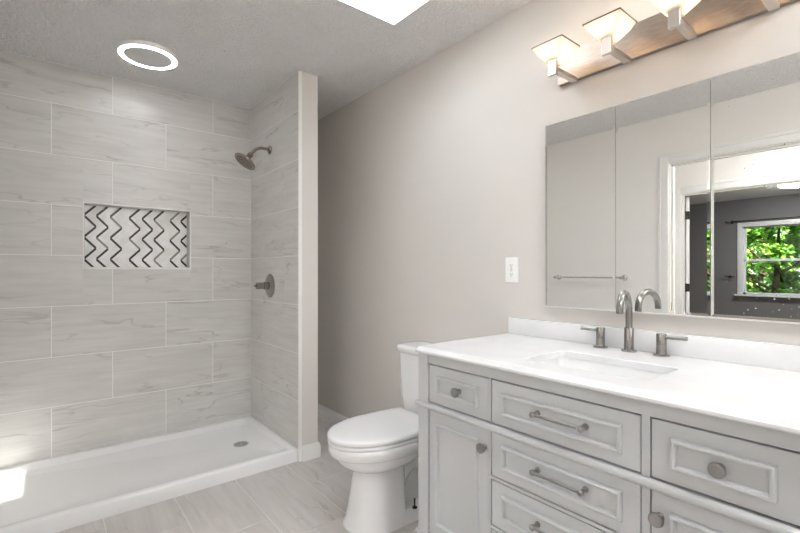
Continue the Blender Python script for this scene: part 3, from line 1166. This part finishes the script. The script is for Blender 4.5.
def nose(zc, hh, pr, y_ext):
    mb = MB()
    n = 10
    prof = [(0, -hh)] + [(pr * math.cos(-PI / 2 + PI * k / n) ** 0.8 if 0 < k < n else 0.35 * pr, hh * 0.92 * math.sin(-PI / 2 + PI * k / n)) for k in range(n + 1)] + [(0, hh)]
    x0 = LX(FX - 0.004)
    ya, yb2 = LY(VY0 - 0.004), LY(VY1 + 0.004)
    r = []
    r.append([Vector((LX(1.73), ya - a, zc + b)) for a, b in prof])
    r.append([Vector((x0 - a, ya - a, zc + b)) for a, b in prof])
    r.append([Vector((x0 - a, yb2 + a, zc + b)) for a, b in prof])
    r.append([Vector((LX(1.73), yb2 + a, zc + b)) for a, b in prof])
    mb.rings(r, True, True, True)
    return mb


nose(0.6615, 0.0125, 0.011, 0).build('moulding_rail', M['cabinet'], van, autosmooth=50)
nose(0.150, 0.010, 0.008, 0).build('moulding_rail', M['cabinet'], van, autosmooth=50)


def raised_ring(mb, y0, y1, z0, z1, x, wd=0.0130, hh=0.0150):
    """applied picture-frame moulding on a face at x (towards -x)"""
    prof = [(0, 0), (0.03, 0.5), (0.2, 0.88), (0.5, 1.0), (0.8, 0.88), (0.97, 0.5), (1, 0)]
    rings_ = []
    for a, b in prof:
        o_ = a * wd
        rings_.append([Vector((x - b * hh, y0 + o_, z0 + o_)), Vector((x - b * hh, y1 - o_, z0 + o_)), Vector((x - b * hh, y1 - o_, z1 - o_)), Vector((x - b * hh, y0 + o_, z1 - o_))])
    mb.rings(rings_, False, False, True)


def front(name, y0, y1, z0, z1, mg):
    """panelled front, its own origin at its centre"""
    cy_, cz = (y0 + y1) / 2, (z0 + z1) / 2
    hw, hh = (y1 - y0) / 2, (z1 - z0) / 2
    mb = MB()
    mb.box(0, 0.019, -hw, hw, -hh, hh, 0.0012, 1)
    raised_ring(mb, -hw + mg[0], hw - mg[0], -hh + mg[1], hh - mg[1], 0.0)
    o = mb.build(name, M['cabinet'], van, (LX(FX) + 0.0018, LY(cy_), cz), autosmooth=35)
    return o


def knob(parent, y, z):
    mb = MB()
    mb.lathe([(0, 0.010), (0.003, 0.0095), (0.006, 0.006), (0.014, 0.006), (0.018, 0.012), (0.021, 0.0165), (0.026, 0.0175), (0.029, 0.0165), (0.0305, 0.013), (0.0300, 0.010), (0.0305, 0.004)], (0, 0, 0), (-1, 0, 0), 32)
    return part_label(mb.build('knob', M['nickel_dark'], parent, (0, y, z)), 'satin nickel round knob')


def pull(parent, y, z, L=0.152):
    mb = MB()
    for s in (-1, 1):
        mb.cyl((0, s * L / 2, 0), (-0.004, s * L / 2, 0), 0.009, 20)
        mb.cyl((-0.003, s * L / 2, 0), (-0.031, s * L / 2, 0), 0.0052, 16)
        mb.lathe([(0, 0.006), (0.003, 0.0085), (0.010, 0.0095), (0.014, 0.0085), (0.016, 0.006)], (-0.021, s * L / 2, 0), (-1, 0, 0), 20)
    mb.cyl((-0.029, -L / 2, 0), (-0.029, L / 2, 0), 0.0048, 16)
    return part_label(mb.build('pull_handle', M['nickel_dark'], parent, (0, y, z)), 'satin nickel bar pull')


MG = (0.044, 0.034)
d1 = front('drawer', bays[0][0], bays[0][1], 0.678, 0.8215, MG)
knob(d1, -0.012, 0)
d2 = front('drawer', bays[2][0], bays[2][1], 0.678, 0.8215, MG)
knob(d2, 0.0, 0)
for za, zb in ((0.678, 0.8215), (0.502, 0.649), (0.336, 0.485), (0.170, 0.319)):
    dd = front('drawer', bays[1][0], bays[1][1], za, zb, MG)
    pull(dd, -0.017, 0.005)
c1 = front('door', bays[0][0], bays[0][1], 0.170, 0.649, (0.042, 0.042))
knob(c1, -0.1325, 0.178)
c2 = front('door', bays[2][0], bays[2][1], 0.170, 0.649, (0.042, 0.042))
knob(c2, 0.123, 0.178)

# worktop with sink cut-out and backsplash
ZT = 0.890
CX0, CX1, CY0, CY1 = 1.134, 1.737, 0.09, 1.322
SX0, SX1, SY0, SY1 = 1.250, 1.500, 0.497, 0.889
top = thing('countertop', 'white quartz countertop with a square-cut sink opening', 'countertop', (1.45, 0.712, 0.866))


def L2(ps):
    return [p - Vector((1.45, 0.712, 0.866)) for p in ps]


def mapring(x0, x1, y0, y1, r, z):
    return L2(rrect(x0, x1, y0, y1, r, z, 7))


m = MB()
inner0 = mapring(SX0, SX1, SY0, SY1, 0.022, ZT - 0.024)
inner1 = mapring(SX0, SX1, SY0, SY1, 0.022, ZT - 0.002)
inner2 = mapring(SX0 - 0.0015, SX1 + 0.0015, SY0 - 0.0015, SY1 + 0.0015, 0.022, ZT)
o0 = mapring(CX0 + 0.012, CX1, CY0 + 0.012, CY1 - 0.012, 0.012, ZT - 0.024)
o1 = mapring(CX0 + 0.004, CX1, CY0 + 0.004, CY1 - 0.004, 0.016, ZT - 0.0235)
o2 = mapring(CX0, CX1, CY0, CY1, 0.020, ZT - 0.019)
o2b = mapring(CX0, CX1, CY0, CY1, 0.020, ZT - 0.013)
o3 = mapring(CX0 + 0.004, CX1, CY0 + 0.004, CY1 - 0.004, 0.018, ZT - 0.0095)
o3b = mapring(CX0 + 0.006, CX1, CY0 + 0.006, CY1 - 0.006, 0.018, ZT - 0.006)
o4 = mapring(CX0 + 0.012, CX1, CY0 + 0.012, CY1 - 0.012, 0.014, ZT - 0.0008)
o5 = mapring(CX0 + 0.018, CX1, CY0 + 0.018, CY1 - 0.018, 0.014, ZT)
i3 = mapring(SX0 - 0.004, SX1 + 0.004, SY0 - 0.004, SY1 + 0.004, 0.024, ZT)
o6 = mapring(CX0 + 0.021, CX1 - 0.003, CY0 + 0.021, CY1 - 0.021, 0.014, ZT)
m.rings([inner0, inner1, inner2, i3, o6, o5, o4, o3b, o3, o2b, o2, o1, o0], False, False, True, closed=True)
m.build('worktop', M['quartz'], top, autosmooth=30)
m = MB()
m.box(1.7155 - 1.45, 1.7375 - 1.45, CY0 - 0.712, 1.300 - 0.712, 0.024, 0.024 + 0.077, 0.002, 2)
m.build('backsplash', M['quartz'], top)

snk = thing('sink', 'white rectangular undermount sink set in the quartz top', 'sink', ((SX0 + SX1) / 2, (SY0 + SY1) / 2, ZT - 0.16))
sx_, sy_, sz_ = snk.location


def sr_(g_, z, r=0.03):
    return [p - Vector((sx_, sy_, sz_)) for p in rrect(SX0 + g_, SX1 - g_, SY0 + g_, SY1 - g_, r, z, 7)]


m = MB()
zt = ZT - 0.0245
m.rings([sr_(-0.014, zt - 0.012), sr_(-0.014, zt), sr_(-0.004, zt), sr_(-0.002, zt - 0.004), sr_(0.004, zt - 0.06), sr_(0.012, zt - 0.10, 0.04), sr_(0.03, zt - 0.122, 0.05), sr_(0.06, zt - 0.128, 0.05), sr_(0.11, zt - 0.131, 0.02),
         sr_(0.11, zt - 0.139, 0.02), sr_(0.02, zt - 0.13, 0.05), sr_(-0.008, zt - 0.06)], False, False, True, closed=True)
m.rings([sr_(0.108, zt - 0.139, 0.02), sr_(0.108, zt - 0.1312, 0.02)], True, True, True)
m.build('basin', M['porcelain'], snk, autosmooth=50)
m = MB()
m.lathe([(0, 0.030), (0.003, 0.030), (0.004, 0.024), (0.002, 0.022), (0.006, 0.019), (0.007, 0.001)], (0, 0, zt - 0.1312 - sz_), (0, 0, 1), 32)
m.build('drain', M['nickel'], snk)

# faucet: gooseneck spout and two lever valves
fc = thing('faucet', 'brushed nickel widespread faucet with gooseneck spout and two levers', 'faucet', (1.676, 0.725, ZT))
m = MB()
m.lathe([(0, 0.0265), (0.004, 0.0265), (0.006, 0.024), (0.0065, 0.017), (0.012, 0.0165), (0.086, 0.0165), (0.088, 0.0150), (0.088, 0.012)], (0, 0, 0), (0, 0, 1), 32)
m.build('spout_base', M['nickel'], fc)
m = MB()
R_ = 0.064
pts = [(0, 0, 0.08), (0, 0, 0.12), (0, 0, 0.140), (0, 0, 0.154)]
sdx, sdy = 0.984, 0.18
for k in range(1, 21):
    a = PI * k / 20
    u_ = R_ - R_ * math.cos(a)
    pts.append((-u_ * sdx, -u_ * sdy, 0.154 + R_ * math.sin(a)))
pts += [(-2 * R_ * sdx, -2 * R_ * sdy, 0.149)]
m.tube(pts, 0.0118, 20)
m.build('spout', M['nickel'], fc)
for sgn, yy in ((1, 0.107), (-1, -0.110)):
    m = MB()
    m.lathe([(0, 0.0265), (0.004, 0.0265), (0.006, 0.024), (0.0065, 0.0175), (0.012, 0.0165), (0.040, 0.0165), (0.0405, 0.0155), (0.0415, 0.0155), (0.042, 0.0165), (0.076, 0.0165), (0.078, 0.0150), (0.0785, 0.002)], (0, 0, 0), (0, 0, 1), 32)
    vb = m.build('valve', M['nickel'], fc, (0, yy, 0))
    m = MB()
    m.cyl((0, sgn * 0.010, 0.067), (0, sgn * 0.080, 0.068), 0.0070, 16)
    m.build('lever', M['nickel'], vb)

# ================================================================ MIRROR CABINET
XM = 1.715
mc = thing('mirror_cabinet', 'frameless three-door mirrored cabinet above the sink', 'mirror cabinet', (XV, 0.632, 1.036))
ZM0, ZM1 = 1.036, 1.830
ydoor = [(0.794, 1.099), (0.481, 0.7925), (0.165, 0.4795)]
m = MB()
m.box(XM + 0.006 - XV, 0.0, 0.168 - 0.632, 1.096 - 0.632, 0.004, ZM1 - ZM0 - 0.004)
m.build('cabinet_body', M['nickel_dark'], mc)
for i, (a, b) in enumerate(ydoor):
    mb = MB()
    z0, z1 = 0.0, ZM1 - ZM0
    ya, yb2 = a - 0.632, b - 0.632
    xf = XM - XV
    bw = 0.009
    mb.mi = 0
    o_ = [Vector((xf + 0.0004, ya, z0)), Vector((xf + 0.0004, yb2, z0)), Vector((xf + 0.0004, yb2, z1)), Vector((xf + 0.0004, ya, z1))]
    i_ = [Vector((xf, ya + bw, z0 + bw)), Vector((xf, yb2 - bw, z0 + bw)), Vector((xf, yb2 - bw, z1 - bw)), Vector((xf, ya + bw, z1 - bw))]
    bk = [p + Vector((0.0035, 0, 0)) for p in o_]
    mb.rings([bk, o_, i_], True, True, False)
    dobj = mb.build('mirror_door', M['mirror_specked'] if i == 2 else M['mirror'], mc, autosmooth=1)
    if i == 2:
        part_label(dobj, 'bevelled mirror door with dust specks near the bottom')
m = MB()
m.box(XM - XV - 0.002, 0.0, 0.165 - 0.632, 1.099 - 0.632, -0.006, -0.0005, 0.001, 1)
part_label(m.build('bottom_rail', M['rail'], mc), 'thin bright metal rail')

# ================================================================ VANITY LIGHT
vl = thing('vanity_light', 'brushed nickel four-light bar with square frosted glass shades', 'wall light', (XV, 0.640, 1.99))
m = MB()
m.box(-0.022, 0.0, -0.402, 0.402, 0.0, 0.130, 0.0015, 1)
m.build('backplate', M['plate_metal'], vl)


def light_arm(y):
    m = MB()
    m.box(-0.178, -0.022, -0.013, 0.013, -0.010, 0.006, 0.0012, 1)
    m.box(-0.192, -0.177, -0.0175, 0.0175, -0.028, 0.045, 0.0012, 1)
    arm_ = m.build('arm', M['arm_metal'], vl, (0, y, 0))
    # dish: thin inverted pyramid of bent glass, open at the top
    cx = -0.165
    m = MB()
    prof = [(0.016, 0.018), (0.024, 0.026), (0.036, 0.040), (0.052, 0.060), (0.0665, 0.088)]
    def sq(s, z):
        return [p + Vector((cx, 0, 0)) for p in rrect(-s, s, -s, s, min(0.006, s * 0.2), z, 3)]
    rg = [sq(s, z) for s, z in prof] + [sq(s - 0.004, z + 0.001) for s, z in reversed(prof)]
    m.rings(rg, False, False, True, closed=True)
    m.rings([sq(0.0165, 0.016), sq(0.0165, 0.020)], True, True)
    m.build('glass_shade', M['shade'], arm_, autosmooth=60)
    m = MB()
    for (a, b, c, d_) in ((-0.0675, 0.0675, -0.0675, -0.0645), (-0.0675, 0.0675, 0.0645, 0.0675), (-0.0675, -0.0645, -0.0645, 0.0645), (0.0645, 0.0675, -0.0645, 0.0645)):
        m.box(cx + a, cx + b, c, d_, 0.0865, 0.0915, 0.0008, 1)
    part_label(m.build('shade_rim', M['rim_metal'], arm_), 'thin dark nickel rim')
    m = MB()
    m.lathe([(0, 0.007), (0.006, 0.009), (0.016, 0.012), (0.028, 0.0125), (0.038, 0.010), (0.044, 0.004)], (cx, 0, 0.028), (0, 0, 1), 20)
    part_label(m.build('bulb', M['bulb'], arm_), 'glowing warm bulb')
    m = MB()
    m.cyl((cx, 0, 0.004), (cx, 0, 0.030), 0.009)
    m.build('socket', M['plate_metal'], arm_)
    return arm_


arm0 = light_arm(0.963 - 0.640)
for yy in (0.748, 0.532, 0.317):
    a_ = copy_tree(arm0, vl)
    a_.location = (0, yy - 0.640, 0)
for yy in (0.963, 0.748, 0.532, 0.317):
    ld = bpy.data.lights.new('bulb_glow', 'POINT')
    ld.energy = 0.13
    ld.color = (1.0, 0.88, 0.74)
    ld.shadow_soft_size = 0.012
    lo = bpy.data.objects.new('bulb_glow', ld)
    C.objects.link(lo)
    lo.location = (XV - 0.165, yy, 1.99 + 0.078)

# outlet
ol = thing('wall_outlet', 'white outlet with reset buttons on the wall beside the mirror', 'outlet', (XV, 1.294, 1.194))
m = MB()
m.box(-0.006, 0, -0.037, 0.037, -0.060, 0.060, 0.0025, 2)
m.build('cover_plate', M['plastic'], ol)
m = MB()
m.box(-0.0085, -0.004, -0.0165, 0.0165, -0.0335, 0.0335, 0.001, 1)
m.mi = 1
for s in (-1, 1):
    m.box(-0.0088, -0.0080, 0.004, 0.0062, s * 0.021 - 0.004 + 0.002, s * 0.021 + 0.005)
    m.box(-0.0088, -0.0080, -0.0062, -0.004, s * 0.021 - 0.003 + 0.002, s * 0.021 + 0.004)
    m.cyl((-0.0088, 0, s * 0.021 - 0.008), (-0.0080, 0, s * 0.021 - 0.008), 0.0024, 10)
rc = m.build('receptacle', [M['plastic'], M['slot']], ol)
for z_ in (-0.004, 0.004):
    m = MB()
    m.box(-0.0100, -0.0084, -0.007, 0.007, z_ - 0.003, z_ + 0.003, 0.0006, 1)
    m.build('button', M['grille'], rc)
for z_ in (-0.048, 0.048):
    m = MB()
    m.cyl((-0.0075, 0, z_), (-0.0055, 0, z_), 0.003, 12)
    m.build('screw', M['plastic'], ol)

# ================================================================ OPPOSITE WALL AND BEDROOM, SEEN IN THE MIRROR
tb = thing('towel_bar', 'slim nickel towel bar on the pale wall, in the mirror', 'towel bar', (XO, 2.02, 1.135))
m = MB()
m.cyl((0.068, -0.325, 0), (0.068, 0.325, 0), 0.0075, 16)
m.build('bar', M['chrome_satin'], tb)
for s in (-1, 1):
    m = MB()
    m.lathe([(0, 0.026), (0.004, 0.026), (0.010, 0.016), (0.016, 0.010), (0.055, 0.010), (0.060, 0.014), (0.078, 0.014), (0.081, 0.010)], (0, s * 0.31, 0), (1, 0, 0), 24)
    m.build('post', M['chrome_satin'], tb)

bl = thing('ceiling_light', 'white dome ceiling light with a dark finial, in the mirror', 'ceiling light', (-4.70, 1.283, ZC))
m = MB()
m.lathe([(0, 0.19), (-0.02, 0.19), (-0.025, 0.18)], (0, 0, 0), (0, 0, 1), 40)
m.build('base', M['plastic'], bl)
m = MB()
m.lathe([(-0.022, 0.18), (-0.035, 0.175), (-0.055, 0.14), (-0.068, 0.08), (-0.072, 0.01)], (0, 0, 0), (0, 0, 1), 40)
m.build('glass_dome', M['dome'], bl)
m = MB()
m.lathe([(-0.070, 0.010), (-0.080, 0.012), (-0.090, 0.004)], (0, 0, 0), (0, 0, 1), 16)
m.build('finial', M['black'], bl)

cr = thing('curtain_rod', 'dark curtain rod over the bedroom window, in the mirror', 'curtain rod', (BX, 1.65, 2.06))
m = MB()
m.cyl((0.055, -0.70, 0), (0.055, 0.70, 0), 0.008, 12)
m.build('rod', M['black'], cr)
for s in (-1, 1):
    m = MB()
    m.box(0, 0.006, s * 0.64 - 0.012, s * 0.64 + 0.012, -0.03, 0.03, 0.002, 1)
    m.cyl((0, s * 0.64, 0), (0.055, s * 0.64, 0), 0.006, 10)
    m.build('bracket', M['black'], cr)
    m = MB()
    m.lathe([(0, 0.008), (0.01, 0.018), (0.03, 0.018), (0.04, 0.006)], (0.055, s * 0.70, 0), (0, s, 0), 14)
    m.build('finial', M['black'], cr)
hb = thing('curtain_holdback', 'dark curtain holdback on the grey wall left of the bedroom window, in the mirror', 'holdback', (BX, 2.32, 1.104))
m = MB()
m.cyl((0, 0, 0), (0.006, 0, 0), 0.02, 16)
m.build('base_plate', M['black'], hb)
m = MB()
m.tube([(0, 0, 0), (0.05, 0, 0), (0.06, -0.02, 0), (0.062, -0.075, 0)], 0.008, 10)
m.tube([(0.05, 0, 0), (0.055, 0.03, 0), (0.062, 0.07, 0.01)], 0.008, 10)
m.build('hook', M['black'], hb)

# bowl lamps added out of view as fill light, in hallway and near bathroom


def fill_bowl_lamp(label, loc, r, strength):
    root = thing('ceiling_light', label, 'ceiling light', loc)  # added fill lamp, sharing its object name with the bedroom dome
    m = MB()
    m.lathe([(0, 0.07), (-0.015, 0.07), (-0.03, 0.03), (-0.03, 0.012), (-0.26, 0.012), (-0.262, 0.005)], (0, 0, 0), (0, 0, 1), 32)
    m.build('stem', M['nickel'], root)
    m = MB()
    m.lathe([(-0.165, r), (-0.195, r * 0.93), (-0.225, r * 0.7), (-0.245, r * 0.4), (-0.252, 0.015), (-0.248, 0.015), (-0.240, r * 0.4), (-0.220, r * 0.68), (-0.192, r * 0.9), (-0.163, r * 0.97)], (0, 0, 0), (0, 0, 1), 40, cap=False)
    m.build('fill_bowl', emit_mat('fill_bowl_glow', (0.95, 0.975, 1.0, 1), strength), root)


fill_bowl_lamp('added unseen fill lamp, a glass bowl hanging from the hallway ceiling outside the bathroom', (-1.25, 0.6, ZC), 0.17, 14)
fill_bowl_lamp('added unseen fill lamp, a glass bowl hanging from the ceiling at the near end of the bathroom', (0.85, -0.50, ZC), 0.19, 10)
